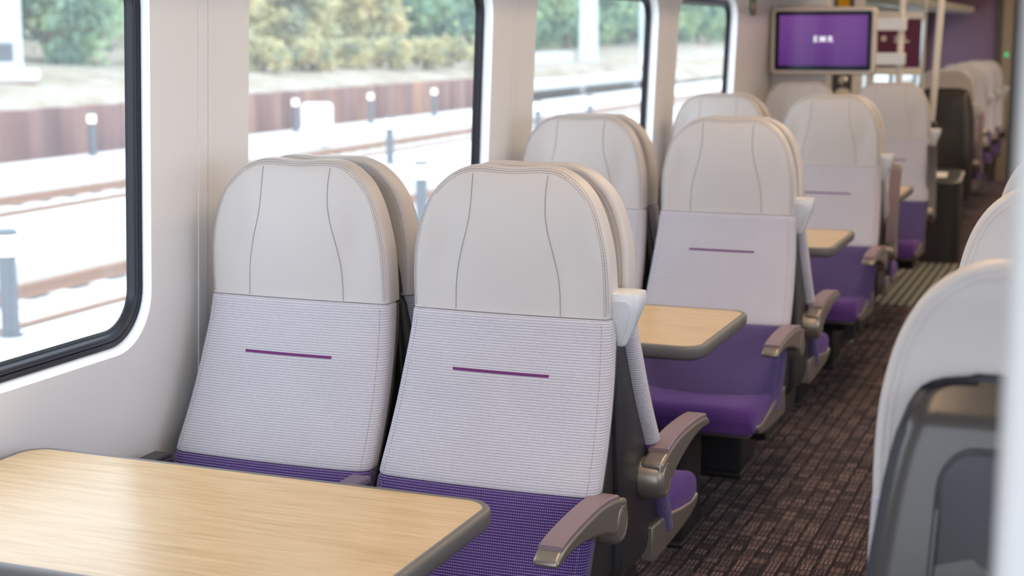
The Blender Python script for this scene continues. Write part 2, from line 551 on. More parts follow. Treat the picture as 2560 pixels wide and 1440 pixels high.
def make_shell(ins):
    """dark shell closing the back and both flanks of the seat"""
    mb = MB(); loops = []
    def off(z): return yf(z) - .018
    zs = [.345, .35, .36, .375, .40] + [.40 + (.93 - .40) * i / 18 for i in range(1, 19)] + [.94]
    for z in zs:
        f = off(max(z, .40))
        if z < .40:
            f = .30 - (.40 - z) * 1.0 - max(0, (.37 - z)) * 2
        hw = hwf(z) - ins if z < .92 else .1755
        if z < .40: hw -= .03 * ((.40 - z) / .055) ** 2
        if z >= .94: f -= .01
        r = .012
        P, _ = section(hw, f, max(.03, f - .002), r, 0, 6, 4, 6)
        loops.append([(x, y, z) for x, y in P])
    mb.loft(loops)
    up = []
    for z in [.925 + (1.055 - .925) * i / 12 for i in range(13)] + [1.062, 1.067, 1.070]:
        hw = smooth_table([(.925, .186), (.97, .180), (1.0, .172), (1.03, .158), (1.05, .140), (1.062, .118), (1.070, .085)], z)
        f = lerp_table([(.925, .030), (1.04, .026), (1.07, .012)], z)
        P, _ = section(hw, f, f - .0015, min(.010, (f - .0015) * .45), 0, 6, 4, 6)
        up.append([(x, y, z) for x, y in P])
    mb.loft(up)
    return mb.mesh('back_shell', M['shell'])

def make_rim():
    """taupe tray edge that carries the cushions of the backrest"""
    mb = MB(); L = []
    for z in [.39 + (.916 - .39) * i / 20 for i in range(21)]:
        P, _ = section(hwf(z) - .004, yf(z) - .047, .014, .005, 0, 6, 3, 6)
        L.append([(x, y, z) for x, y in P])
    mb.loft(L)
    return mb.mesh('seat_frame', M['rim'])

def make_pan():
    """taupe rail and tray under the cushion"""
    mb = MB()
    for sx in (-1, 1):
        L = []
        for o, zt, zb in ((.19, .430, .350), (.26, .428, .350), (.34, .416, .352), (.42, .403, .355), (.50, .394, .362), (.545, .396, .374), (.558, .399, .388)):
            xi, xo = sx * .185, sx * .2165
            q = [(xi, -o, zb), (xo, -o, zb), (xo, -o, zt), (xi, -o, zt)]
            L.append(q if sx > 0 else q[::-1])
        mb.loft(L)
    mb.box(-.186, .186, -.53, -.16, .350, .366)
    return mb.mesh('seat_pan', M['taupe'])

def arm_tab():
    return [(.118, .589, .520), (.15, .597, .524), (.19, .606, .537), (.25, .6135, .556), (.32, .6145, .572), (.39, .612, .581), (.45, .607, .582), (.485, .600, .578), (.503, .591, .577)]

def make_arm(up):
    mb = MB(); L = []
    pts = arm_tab(); fine = []
    top = [(o, zt) for o, zt, zb in pts]; bot = [(o, zb) for o, zt, zb in pts]
    N = 22
    for i in range(N + 1):
        o = .118 + (.503 - .118) * i / N
        fine.append((o, smooth_table(top, o), smooth_table(bot, o)))
    w = .0235
    for o, zt, zb in fine:
        if up:  # swung up round the hub: (out, z) turned about the pivot
            L.append([(-w, *rot_up(o, zb)), (w, *rot_up(o, zb)), (w, *rot_up(o, zt)), (-w, *rot_up(o, zt))])
        else:
            L.append([(-w, -o, zb), (w, -o, zb), (w, -o, zt), (-w, -o, zt)])
    mb.loft(L)
    return mb.mesh('armrest', M['taupe'], angle=30)
def rot_up(o, z):
    # pivot (.15, .558); the arm rotated by 78 degrees towards the backrest
    a = math.radians(74)
    x, y = o - .15, z - .558
    return (-(.15 + x * math.cos(a) - y * math.sin(a)), .558 + x * math.sin(a) + y * math.cos(a))

def make_pad(up):
    mb = MB(); L = []
    top = [(o, zt) for o, zt, zb in arm_tab()]
    N = 20; w = .0215
    for i in range(N + 1):
        o = .166 + (.478 - .166) * i / N
        zt = smooth_table(top, o)
        f = (lambda p, q: rot_up(p, q)) if up else (lambda p, q: (-p, q))
        L.append([(-w, *f(o, zt - .002)), (w, *f(o, zt - .002)), (w, *f(o, zt + .0045)), (w * .86, *f(o, zt + .0072)), (-w * .86, *f(o, zt + .0072)), (-w, *f(o, zt + .0045))])
    mb.loft(L)
    return mb.mesh('arm_pad', M['pad'], angle=30)

def make_hub():
    mb = MB()
    mb.lathe((-.050, -.150, .549), (1, 0, 0), [(0, .038), (.004, .043), (.020, .044), (.0205, .0425), (.0225, .0425), (.023, .0435), (.060, .0415), (.070, .038), (.0745, .032), (.0745, .027), (.073, .026), (.0745, .025), (.075, .0)], 40)
    return mb.mesh('hub', M['taupe'], angle=35)

def make_handle():
    mb = MB()
    # sections from the top down: x range, out range
    tab = [(.968, .186, .246, .002, .062), (.9665, .180, .252, -.004, .068), (.955, .180, .2535, -.004, .068), (.935, .182, .250, -.001, .064), (.910, .186, .241, .004, .056), (.885, .191, .231, .011, .047), (.866, .196, .222, .018, .040), (.860, .199, .217, .021, .036)]
    L = []
    for z, x0, x1, o0, o1 in tab:
        L.append([(p, q, z) for p, q in rrect(x0, x1, -o1, -o0, min(.016, (x1 - x0) * .32), 5)])
    mb.loft(L)
    return mb.mesh('grab_handle', M['white_plastic'], angle=50)

def make_handle_face():
    """flush inset triangle on the handle's front"""
    mb = MB()
    P = [(.183, -.0672, .953), (.231, -.0672, .953), (.2375, -.0668, .947), (.2385, -.0650, .937), (.2335, -.0600, .917), (.2255, -.0520, .893), (.216, -.0430, .873), (.209, -.0385, .8635), (.203, -.0385, .8635), (.198, -.0425, .872), (.193, -.0515, .892), (.188, -.0598, .916), (.184, -.0655, .939)]
    C = Vector((.212, -.058, .92))
    b = []
    for q, dy in ((P, -.0026), (P, .003)):
        b.append([(x, y + dy, z) for x, y, z in q])
    mb.loft(b)
    return mb.mesh('handle_inlay', M['handle_inlay'], angle=50)
M['handle_inlay'] = plain('pale grey inlay', (.66, .665, .68), .35)

def make_pedestal(a):
    mb = MB()
    x0, x1 = sorted((a * -.015, a * -.20))
    mb.box(x0, x1, -.47, -.26, 0, .349)
    mb.box(x0 - .01, x1 + .01, -.50, -.23, 0, .02)
    return mb.mesh('pedestal', M['dark'])
def make_foot(a):
    """under-seat bracket with its bright knob"""
    mb = MB()
    mb.box(a * .167 - .018, a * .167 + .018, -.46, -.42, .285, .352)
    mb.lathe((a * .167, -.44, .262), (0, 0, 1), [(0, .006), (.003, .014), (.016, .014), (.022, .007)], 16, 1)
    return mb.mesh('seat_lever', [M['dark'], M['chrome']])
def make_base(a):
    mb = MB()
    mb.prism([(-.005, .26), (-.20, .26), (-.235, .30), (-.25, .346), (-.005, .346)], 'x', -.165, .165)
    return mb.mesh('shell_base', M['shellnavy'])

def build_seat(loc, rz, a, label, group, aisle=None, inner=(), handle=False, pedestal=True, lever=False, frame=True):
    """a = local x sign of the aisle side"""
    r = empty('train_seat', loc, rz, label, 'seat', group)
    link('headrest', cached('headrest', make_headrest), r)
    bk = link('backrest', cached('backrest', make_backrest), r)
    tag(link('accent_stripe', cached('stripe', make_stripe), bk), 'thin plum stripe woven across the backrest')
    tag(link('lower_backrest', cached('lumbar', make_lumbar), r), 'purple ribbed lower backrest')
    tag(link('seat_cushion', cached('cushion', make_cushion), r), 'purple plush seat cushion')
    link('back_shell', cached(('shell', frame), lambda: make_shell(.034 if frame else .020)), r)
    if frame: link('seat_frame', cached('rim', make_rim), r)
    link('shell_base', cached(('base', a), lambda: make_base(a)), r, bevel=.006)
    link('seat_pan', cached('pan', make_pan), r, bevel=.005)
    if pedestal:
        link('pedestal', cached(('ped', a), lambda: make_pedestal(a)), r, bevel=.008)
        if lever: link('seat_lever', cached(('lev', a), lambda: make_foot(a)), r)
    if aisle:
        up = aisle == 'up'
        am = link('armrest', cached(('arm', up), lambda: make_arm(up)), r, (a * .2305, 0, 0), .007, 3)
        tag(link('arm_pad', cached(('pad', up), lambda: make_pad(up)), am), 'mauve arm pad')
        h = link('hub', cached('hub', make_hub), am)
        h.scale = (1, 1, 1)
        if a < 0: h.rotation_euler = (0, 0, 0); h.scale = (1, 1, 1); h.location = (0, 0, 0)
        if a < 0:
            h.data = cached('hub_l', lambda: mirror_x(cached('hub', make_hub)))
    for sx in inner:
        am = link('armrest', cached('arm_in', make_arm_inner), r, (sx * (.2325 if sx * a > 0 else .2145), 0, 0), .006, 3)
        tag(link('arm_pad', cached(('pad_in', sx * a > 0), lambda: make_pad_inner(M['pad_mid'] if sx * a > 0 else M['shell'])), am), 'mauve arm pad' if sx * a > 0 else None)
    if handle:
        hd = link('grab_handle', cached(('handle', a), lambda: make_handle() if a > 0 else mirror_x(make_handle())), r)
        tag(hd, 'white plastic grab handle')
        link('handle_inlay', cached(('inlay', a), lambda: make_handle_face() if a > 0 else mirror_x(make_handle_face())), hd)
    return r

def mirror_x(me):
    me = me.copy()
    for v in me.vertices: v.co.x = -v.co.x
    me.flip_normals()
    return me

def make_arm_inner():
    mb = MB(); L = []
    top = [(o, zt) for o, zt, zb in arm_tab()]; bot = [(o, zb) for o, zt, zb in arm_tab()]
    for i in range(19):
        o = .262 + (.503 - .262) * i / 18
        w = .0225
        zt = smooth_table(top, o); zb = smooth_table(bot, o)
        L.append([(-w, -o, zb), (w, -o, zb), (w, -o, zt), (-w, -o, zt)])
    mb.loft(L)
    return mb.mesh('armrest', M['shell'], angle=30)
def make_pad_inner(mat):
    mb = MB(); L = []
    top = [(o, zt) for o, zt, zb in arm_tab()]
    w = .0205
    for i in range(17):
        o = .266 + (.478 - .266) * i / 16
        zt = smooth_table(top, o)
        L.append([(-w, -o, zt - .002), (w, -o, zt - .002), (w, -o, zt + .0045), (w * .86, -o, zt + .0072), (-w * .86, -o, zt + .0072), (-w, -o, zt + .0045)])
    return mb.loft(L).mesh('arm_pad', mat, angle=30)

# ---- airline seat: same cushions, moulded back with a fold-down table (back faces +Y locally)
AIRB = [(.30, .034), (.6, .054), (.85, .042), (.98, .031), (1.02, .026), (1.034, .021), (1.042, .012), (1.055, -.005), (1.064, -.016), (1.070, -.023)]
AIRW = [(.30, .198), (.5, .204), (.81, .200), (.88, .192), (.957, .182), (1.02, .168), (1.05, .153), (1.06, .139), (1.066, .120), (1.070, .09)]
def air_back(z): return smooth_table(AIRB, z)
def make_airshell():
    mb = MB(); L = []
    zs = [.30, .31, .34] + [.34 + (1.02 - .34) * i / 24 for i in range(1, 25)] + [1.03, 1.04, 1.048, 1.055, 1.060, 1.064, 1.0675, 1.070]
    for z in zs:
        f = min(yf(max(z, .385)) - .04, .05)
        hw = smooth_table(AIRW, z)
        t = f + air_back(z)
        P, _ = section(hw, f, t, min(.028, t * .45), 0, 8, 6, 8)
        L.append([(x, y, z) for x, y in P])
    mb.loft(L)
    return mb.mesh('back_shell', M['airshell'], angle=50)
M['airshell'] = plain('satin grey seat back plastic', (.072, .066, .062), .27, .45, 500, .04)
M['airpanel'] = plain('dark grey fold table', (.030, .029, .034), .42, 0, 500, .05)
def make_airpanel(grow, d0, d1, key):
    mb = MB()
    out = rrect(-.146 - grow, .146 + grow, .42 - grow, .998 + grow, .042 + grow, 6)
    out = [q for p0, p1 in zip(out, out[1:] + out[:1]) for q in [tuple(p0[k] + (p1[k] - p0[k]) * i / 8 for k in (0, 1)) for i in range(8)]]
    # taper towards the top
    out = [(x * (1.0 - .17 * max(0, (z - .42) / .55)), z) for x, z in out]
    A = [(x, air_back(z) + d0, z) for x, z in out]; B = [(x, air_back(z) + d1, z) for x, z in out]
    C = [(x * .985, air_back(z) + d1 + .001, .709 + (z - .709) * .99) for x, z in out]
    mb.loft([A, B, C])
    return mb.mesh(key, M['airpanel'] if grow == 0 else M['shellnavy'], angle=50)
def make_shadow_band():  # dark band added along the shell edge in place of its shadow gap
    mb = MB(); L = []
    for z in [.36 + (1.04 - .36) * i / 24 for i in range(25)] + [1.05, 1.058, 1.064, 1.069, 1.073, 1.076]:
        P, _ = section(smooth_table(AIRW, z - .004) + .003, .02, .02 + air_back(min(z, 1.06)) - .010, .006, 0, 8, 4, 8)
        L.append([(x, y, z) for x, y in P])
    return mb.loft(L).mesh('shell_shadow_band', M['shellnavy'], angle=60)
def make_latch():
    mb = MB()
    mb.box(-.03, .03, .036, .050, .842, .856)
    return mb.mesh('table_latch', M['taupe'])

def build_airline(loc, rz, a, label, group, aisle='down', handle=False):
    r = empty('train_seat', loc, rz, label, 'seat', group)
    link('headrest', cached('headrest', make_headrest), r)
    bk = link('backrest', cached('backrest', make_backrest), r)
    link('accent_stripe', cached('stripe', make_stripe), bk)
    link('lower_backrest', cached('lumbar', make_lumbar), r)
    link('seat_cushion', cached('cushion', make_cushion), r)
    link('seat_pan', cached('pan', make_pan), r, bevel=.005)
    link('back_shell', cached('airshell', make_airshell), r)
    link('shell_shadow_band', cached('air_shadow_band', make_shadow_band), r)
    s = link('fold_table', cached('airpanel', lambda: make_airpanel(0, -.008, .0045, 'fold_table')), r)
    tag(s, 'dark folded tray table')
    link('table_recess', cached('airgap', lambda: make_airpanel(.0065, -.008, .0012, 'table_recess')), s)
    link('pedestal', cached(('airped', a), lambda: MB().box(-.12, .12, -.40, -.05, 0, .352).mesh('pedestal', M['dark'])), r, bevel=.008)
    if aisle:
        up = aisle == 'up'
        am = link('armrest', cached(('arm', up), lambda: make_arm(up)), r, (a * .2305, 0, 0), .007, 3)
        link('arm_pad', cached(('pad', up), lambda: make_pad(up)), am)
        h = link('hub', cached('hub', make_hub) if a > 0 else cached('hub_l', lambda: mirror_x(cached('hub', make_hub))), am)
    if handle:
        hd = link('grab_handle', cached(('handle', a), lambda: make_handle() if a > 0 else mirror_x(make_handle())), r)
        tag(hd, 'white plastic grab handle')
    return r

# ------------------------------------------------------------------ layout
XB, DX = -1.0558, .4636
XA = XB - DX
MID0, S = 2.725, 1.755
XW = -1.765
BAY = ['first', 'second', 'third', 'last']

G_F = 'seats facing the camera on the window side'
G_A = 'seats facing away on the window side'
lab_f_a = ['grey and purple window seat facing the nearest wooden table', 'grey and purple window seat in second row, its top against the third window',
           'pale window seat in third row, standing under the narrow fourth window', 'shadowed beige window seat in front of the white partition, below the hanging screen']
lab_f_b = ['grey and purple aisle seat facing the nearest table, white grab handle at its shoulder', 'grey and purple aisle seat in second row, behind the second wooden table',
           'grey and purple aisle seat in third row, behind the third wooden table', 'beige aisle seat in the last row, beside the raised armrest and before the white pole']
lab_a_a = ['cream window seat back to back with nearest window seat, beige rim showing', 'cream window seat back to back with second row window seat', 'cream window seat back to back with third row window seat']
lab_a_b = ['aisle seat facing away, back to back with nearest aisle seat, purple cushion beside aisle', 'aisle seat facing away, back to back with second row aisle seat, its armrest level',
           'aisle seat facing away, back to back with third row seat, armrest folded upright']
for k in range(4):
    y = MID0 + S * k
    build_seat((XA, y - .001, 0), 0, 1, lab_f_a[k], G_F, None, (-1, 1), False, False)
    build_seat((XB, y - .001, 0), 0, 1, lab_f_b[k], G_F, 'up' if k == 3 else 'down', (), True, True, k == 2)
    if k < 3:
        build_seat((XA, y + .001, 0), PI, -1, lab_a_a[k], G_A, None, (-1, 1), False, False, False, False)
        build_seat((XB, y + .001, 0), PI, -1, lab_a_b[k], G_A, 'up' if k == 2 else 'down', (), False, True, False, False)

# right-hand airline seats (only their backs reach into the frame)
XR = -.028
lab_r = ['cream seat with grey moulded back and folded tray table, cut by right frame edge', 'cream headrest seen from behind, just beyond the grey backed seat at right',
         'cream headrest seen from behind, furthest one at the right frame edge']
for k, yb in enumerate((1.705, 2.605, 3.505)):
    build_airline((XR, yb - .02, 0), PI, 1, lab_r[k], 'aisle seats across the aisle', None)

# second saloon
build_airline((-1.075, 10.80, 0), PI, -1, 'dark backed seat facing away behind the charcoal bin, cream headrest on top', 'seats in the far saloon', 'up', True)
hd = None
far_lab = ['cream seat in the far saloon facing the camera, nearest of three in line', 'cream seat in the far saloon, middle of three in line', 'cream seat in the far saloon, rearmost of three, before the purple wall']
for k, (yy, dn) in enumerate(((12.70, 'down'), (13.60, 'down'), (14.50, 'down'))):
    build_seat((-1.13, yy, 0), 0, 1, far_lab[k], 'seats in the far saloon', dn, (), True)

# ------------------------------------------------------------------ tables
def make_table(x0, x1, yc, d):
    r = empty('table', ((x0 + x1) / 2, yc, 0), 0)
    L = (x1 - x0) / 2; h = d / 2; zt = .729
    rad = .055
    def outline(ins): return rrect(-L + ins, L - ins, -h + ins, h - ins, max(.01, rad - ins), 10)
    mb = MB()
    prof = [(.0, .0), (.0, 0)]
    loops = []
    for ins, z in ((.040, zt - .036), (.012, zt - .0345), (.004, zt - .030), (.0005, zt - .023), (.0, zt - .007), (.0012, zt - .0025), (.0042, zt + .0002), (.0125, zt + .0008), (.0135, zt - .0006)):
        loops.append([(x, y, z) for x, y in outline(ins)])
    mb.loft(loops, True, False)
    link('edge_band', mb.mesh('edge_band', M['edge'], angle=60), r)
    top = MB()
    o = outline(.0132)
    top.loft([[(x, y, zt - .012) for x, y in o], [(x, y, zt - .0002) for x, y in o]])
    link('tabletop', top.mesh('tabletop', M['wood'], angle=30), r)
    leg = MB()
    leg.box(.10, .15, -.10, .10, 0, zt - .034)
    leg.box(.05, .20, -.14, .14, 0, .015)
    link('leg', leg.mesh('leg', M['dark']), r, bevel=.006)
    return r
lab_t = ['pale oak table with grey rounded edge filling the lower left corner', 'pale oak table between the nearest seat pair and second row seats',
         'small looking oak table between second and third row seats', 'oak table glimpsed between third row seats and the last row seats']
for k in range(4):
    t = make_table(-1.752, -.835 - .015, MID0 + S * (k - .5) - .015, .52)
    tag(t, lab_t[k], 'table', 'tables between the seat bays')
t = make_table(-1.70, -.845, 11.75, .46)
tag(t, 'oak table corner in the far saloon beyond the charcoal bin', 'table', 'tables between the seat bays')

# ------------------------------------------------------------------ body shell
Y0, YE, ZC, XRW = -1.4, 15.6, 2.16, .66
def struct(name, mb, mat, bevel=0, **kw):
    o = link(name, mb.mesh(name, mat, **kw), None, None, bevel)
    o['kind'] = 'structure'
    return o

floor = MB().box(XW - .05, XRW + .05, Y0, YE + 3, -.06, 0)
struct('floor', floor, M['carpet'])
struct('floor_matting', MB().box(XW + .01, -.30, 8.16, 9.78, .0005, .006), M['matting'], label=None) if False else None
mt = link('entrance_matting', MB().box(-1.70, -.20, 8.16, 9.78, .0005, .006).mesh('entrance_matting', M['matting']))
mt['kind'] = 'structure'
struct('ceiling', MB().box(XW - .05, XRW + .05, Y0, YE + 3, ZC, ZC + .05), M['ceiling'])
wr = MB().box(XRW, XRW + .05, Y0, YE + 3, 0, .815).box(XRW, XRW + .05, Y0, YE + 3, 1.622, ZC)
for y0, y1 in ((Y0, -.65), (.732, 1.105), (2.507, 2.874), (4.269, YE + 3)): wr.box(XRW, XRW + .05, y0, y1, .8145, 1.6225)
struct('wall_right', wr, M['wall'])

WZ0, WZ1, WR = .828, 1.618, .115
WINS = [(1.105, 2.507), (2.874, 4.269), (4.640, 6.061), (6.372, 7.463), (10.55, 11.85), (12.30, 13.60), (14.05, 15.35)]
def hole_loop(y0, y1, z0, z1, r, n=10): return rrect(y0, y1, z0, z1, r, n)

def deep(y0, y1, ins, x):
    g = min(1.0, (XW - x) / .045) * .035        # the opening widens lengthwise towards the glass
    return rrect(y0 - g + ins, y1 + g - ins, WZ0 + ins, WZ1 - ins, WR - ins, 12)
LEAN = .042
def lean(o):
    for v in o.data.vertices: v.co.x += LEAN * (v.co.z - 1.30)
    return o
wl = MB()
cells = []
edges = [Y0] + [(WINS[i][1] + WINS[i + 1][0]) / 2 for i in range(len(WINS) - 1)] + [YE + 3]
for i, (y0, y1) in enumerate(WINS):
    c0, c1 = edges[i], edges[i + 1]
    inner = hole_loop(y0, y1, WZ0, WZ1, WR, 10)
    cy, cz = (y0 + y1) / 2, (WZ0 + WZ1) / 2
    n = len(inner); outer = []
    for j, (py, pz) in enumerate(inner):
        q, k = divmod(j, 11)
        # project arcs on the rectangle's corners: first half on one side, second half on the next
        Yc = c1 if q in (0, 1) else c0
        Zc = 0.0 if q in (0, 3) else ZC
        if k == 5: outer.append((Yc, Zc))
        elif (k < 5) == (q in (0, 2)): outer.append((py, Zc))
        else: outer.append((Yc, pz))
    a = [(XW, p, q) for p, q in outer]; b = [(XW, p, q) for p, q in inner]
    wl.loft([a, b], False, False)
    # corner quads are part of the ring; surround turning outwards
    rings = [inner]
    for ins in (.004, .010): rings.append(hole_loop(y0 + ins, y1 - ins, WZ0 + ins, WZ1 - ins, WR - ins, 10))
wlo = lean(struct('wall_left', wl, M['wall'], recalc=True))

for i, (y0, y1) in enumerate(WINS):
    w = empty('window_%d' % (i + 1), (0, 0, 0)); w['kind'] = 'structure'
    rev = MB()
    L = []
    for ins, x in ((0, XW), (.001, XW - .002), (.003, XW - .006), (.004, XW - .014), (.0045, XW - .045), (.0055, XW - .065)):
        L.append([(x, p, q) for p, q in deep(y0, y1, ins, x)])
    rev.loft(L, False, False)
    o = lean(link('surround', rev.mesh('surround', M['reveal'], angle=60), w))
    gk = MB(); L = []
    for ins, x in ((.004, .048), (.005, .044), (.008, .0405), (.014, .042), (.016, .046), (.018, .043), (.023, .0425), (.027, .047), (.030, .054), (.032, .058)):
        L.append([(XW - x, p, q) for p, q in deep(y0, y1, ins, XW - .055)])
    gk.loft(L, False, False)
    lean(link('gasket', gk.mesh('gasket', M['rubber'], angle=60), w))
    fr = MB(); L = []
    for ins in (.0315, .0385):
        L.append([(XW - .0575, p, q) for p, q in deep(y0, y1, ins, XW - .055)])
    fr.loft(L, False, False)
    lean(link('glass_border', fr.mesh('glass_border', M['frit']), w))
    pn = MB()
    lp = deep(y0, y1, .03, XW - .055)
    pn.v = [(XW - .061, p, q) for p, q in lp]; pn.face(range(len(lp)))
    lean(link('pane', pn.mesh('pane', M['glass'], smooth=False), w))

# joint strips in the middle of each pillar
for i in range(3):
    yc = (WINS[i][1] + WINS[i + 1][0]) / 2
    mb = MB().box(XW, XW + .0022, yc - .016, yc + .018, .02, 1.66)
    o = link('trim_%d' % (i + 1), mb.mesh('trim', M['wall']), None, None, .0008, 2); o['kind'] = 'structure'; lean(o)
    mb = MB().box(XW, XW + .0012, yc + .0185, yc + .0215, .02, 1.66)
    o = link('trim_%d' % (i + 11), mb.mesh('trim', M['wallline']), None); o['kind'] = 'structure'; lean(o)

# luggage rack / light cove along the left wall
rk = MB()
rk.prism([(XW + .03, 1.690), (-1.62, 1.672), (-1.40, 1.700), (-1.372, 1.715), (-1.372, 1.735), (XW, 1.735)], 'y', Y0 + .02, 8.30)
o = struct('trim_20', rk, M['ceiling'])
# ------------------------------------------------------------------ ceiling lights
M['lamp'] = emitter('warm ceiling diffuser', (1.0, .73, .47), 4.9)
lights = []
for k in range(1, 8):
    y0 = -.8 + 2.15 * k
    mb = MB().box(-.62, -.26, y0, y0 + 1.9, ZC - .02, ZC - .001)
    o = link('ceiling_light', mb.mesh('ceiling_light', M['lamp']))
    tag(o, 'long warm ceiling light panel above the aisle', 'light', 'ceiling lights over the aisle')

# ------------------------------------------------------------------ screen, poles, partitions
# partition at the end of the saloon
struct('wall_partition', MB().box(XW + .001, -1.455, 8.34, 8.38, .001, ZC - .001), M['wall'], .01)

scr = empty('information_screen', (-1.459, 8.20, 1.41), 0, 'hanging information screen with purple display reading EMR, beige rounded housing', 'screen')
mb = MB(); hw, hh = .279, .180
L = []
for ins, y in ((.010, .060), (.0, .045), (.0, -.004), (.004, -.012), (.012, -.016), (.020, -.014)):
    L.append([(x, y, z) for x, z in rrect(-hw + ins, hw - ins, -hh + ins, hh - ins, .028, 8)])
mb.loft(L)
link('housing', mb.mesh('housing', M['cream'], angle=50), scr)
def panel(hw, hh, r, y0, y1, mat, name, dx=0, dz=0):
    P = rrect(-hw + dx, hw + dx, -hh + dz, hh + dz, r, 6)
    return MB().loft([[(x, y1, z) for x, z in P], [(x, y0, z) for x, z in P]]).mesh(name, mat, angle=30)
bz = link('bezel', panel(.258, .157, .012, -.0175, -.010, M['navyframe'], 'bezel'), scr)
def mat_display():
    t = NT('purple display'); co = t.sep(t.coords('Object'))
    g = t.m('ADD', .5, t.m('MULTIPLY', co[2], 2.6))
    st = t.noise(t.mapping(t.coords('Object'), (14, 1, .4)), 1.5, 2)
    f = t.m('ADD', t.m('MULTIPLY', g, .6), t.m('MULTIPLY', st, .4))
    c = t.ramp(f, [(.2, (.105, .018, .22)), (.8, (.230, .065, .34))])
    return t.done(t.bsdf((.01, .005, .02), .12, spec=.25, emit=c, estr=.62))
M['display'] = mat_display()
ds = link('display', panel(.234, .134, .006, -.0190, -.012, M['display'], 'display', 0, .002), bz)
M['logo'] = emitter('white screen lettering', (.95, .93, 1.0), 1.0)
def text_mesh(body, size, name, mat, offset=0.0, extrude=.0005, spacing=1.0):
    cu = bpy.data.curves.new(name, 'FONT')
    cu.body = body; cu.size = size; cu.align_x = 'CENTER'; cu.align_y = 'CENTER'; cu.offset = offset; cu.extrude = extrude; cu.space_character = spacing
    ob = bpy.data.objects.new(name, cu); COL.objects.link(ob)
    dg = bpy.context.evaluated_depsgraph_get()
    me = bpy.data.meshes.new_from_object(ob.evaluated_get(dg))
    bpy.data.objects.remove(ob)
    me.materials.clear(); me.materials.append(mat)
    return me
lg = link('logo_lettering', text_mesh('EMR', .042, 'logo_lettering', M['logo'], .0013, .0006, 1.55), scr, (.003, -.0205, .008))
lg.rotation_euler = (PI / 2, 0, 0)
# bracket arms to the pole
for nm, z0, z1 in (('bracket', .053, .120), ('bracket', -.128, -.062)):
    link(nm, MB().box(.262, .430, .005, .055, z0, z1).mesh(nm, M['white_plastic']), scr, bevel=.006)

M['pole'] = plain('cream painted pole', (.74, .68, .61), .35)
mb = MB().cyl((-1.0665, 8.278, .985), (.012, 0, 1.171), .0175, .0175, 1.171, 24)
o = link('grab_pole', mb.mesh('grab_pole', M['pole']))
tag(o, 'cream upright pole carrying the screen brackets', 'pole', 'cream poles by the doorway')
mb = MB().tube([(-.893, 8.33, .985), (-.885, 8.33, 1.15), (-.868, 8.33, 1.62), (-.848, 8.33, 2.155)], .019, 20)
o = link('grab_pole', mb.mesh('grab_pole', M['pole']))
tag(o, 'slightly leaning cream pole behind the last aisle seat', 'pole', 'cream poles by the doorway')

link('low_screen', MB().box(-1.456, -.860, 8.25, 8.345, .43, .98).mesh('low_screen', M['shellnavy']), bpy.data.objects['wall_partition'], bevel=.006)
# emergency sign on the side wall
sg = empty('exit_sign', (XW + LEAN * .32 + .004, 7.78, 1.592), 0, 'tiny green and red sign on the wall beyond the fourth window', 'sign')
link('sign_plate', MB().box(0, .004, -.055, .045, -.050, .040).mesh('sign_plate', M['green']), sg)
tag(link('red_panel', MB().box(.0041, .0052, .002, .042, -.046, .010).mesh('red_panel', M['red']), sg), 'red half of the sign')
link('white_mark', MB().box(.0041, .0052, -.045, -.012, -.020, .012).mesh('white_mark', M['paper']), sg)

# vestibule far partition: frame, dark control column, glazed screen with poster
YP = 9.92
struct('wall_vestibule', MB().box(XW + .001, -1.70, YP, YP + .05, .001, ZC - .001).box(-1.575, -1.51, YP, YP + .05, .001, ZC - .001), M['reveal'], .004)
cc = empty('door_control_column', (-1.637, YP, 0), 0, 'dark grey column with yellow label and round button below the screen', 'control panel')
link('column_casing', MB().box(-.061, .061, -.004, .05, .001, ZC - .002).mesh('column_casing', M['colcase']) if 'colcase' in M else MB().box(-.061, .061, -.004, .05, .001, ZC - .002).mesh('column_casing', plain('slate column', (.085, .08, .10), .5)), cc)
link('yellow_label', MB().box(-.040, .034, -.0065, -.0041, 1.585, 1.80).mesh('yellow_label', M['yellow']), cc)
link('door_button', MB().lathe((.010, -.004, 1.150), (0, -1, 0), [(0, .030), (.010, .030), (.014, .024), (.016, 0)], 24).mesh('door_button', M['chrome']), cc)
link('reader_disc', MB().lathe((.010, -.004, 1.045), (0, -1, 0), [(0, .055), (.008, .055), (.012, .048), (.014, 0)], 28).mesh('reader_disc', M['paper']), cc)

ps = empty('draught_screen', (-1.32, YP, 0), 0, 'glazed partition with maroon poster behind the screen brackets', 'partition')
link('screen_glass', MB().box(-.185, .195, .02, .028, .03, 1.95).mesh('screen_glass', M['clearglass']), ps)
link('top_rail', MB().box(-.19, .195, -.004, .04, 1.540, 1.585).mesh('top_rail', M['reveal']), ps)
link('bottom_rail', MB().box(-.11, .195, -.004, .04, 1.186, 1.2325).mesh('bottom_rail', M['reveal']), ps)
link('screen_post', MB().box(.189, .197, -.004, .04, .001, ZC - .002).mesh('screen_post', M['white_plastic']), ps)
link('lower_panel', MB().box(-.185, .176, .005, .035, .03, 1.02).mesh('lower_panel', M['wall']), ps)
po = empty('poster', (-1.32, YP, 1.386), 0, 'maroon poster with white marks on the glazed partition', 'poster')
link('poster_sheet', MB().box(-.10, .170, .012, .0185, -.153, .153).mesh('poster_sheet', M['maroon']), po)
link('dark_band', MB().box(-.168, -.1005, .012, .0185, -.153, .153).mesh('dark_band', M['darkpurple']), po)
mk = MB()
mk.lathe((-.062, .0118, .030), (0, -1, 0), [(0, .017), (.001, .017), (.0012, 0)], 20)
mk.box(.005, .075, .0105, .0118, .030, .043).box(.005, .098, .0105, .0118, .006, .019)
link('poster_marks', mk.mesh('poster_marks', M['paper']), po)

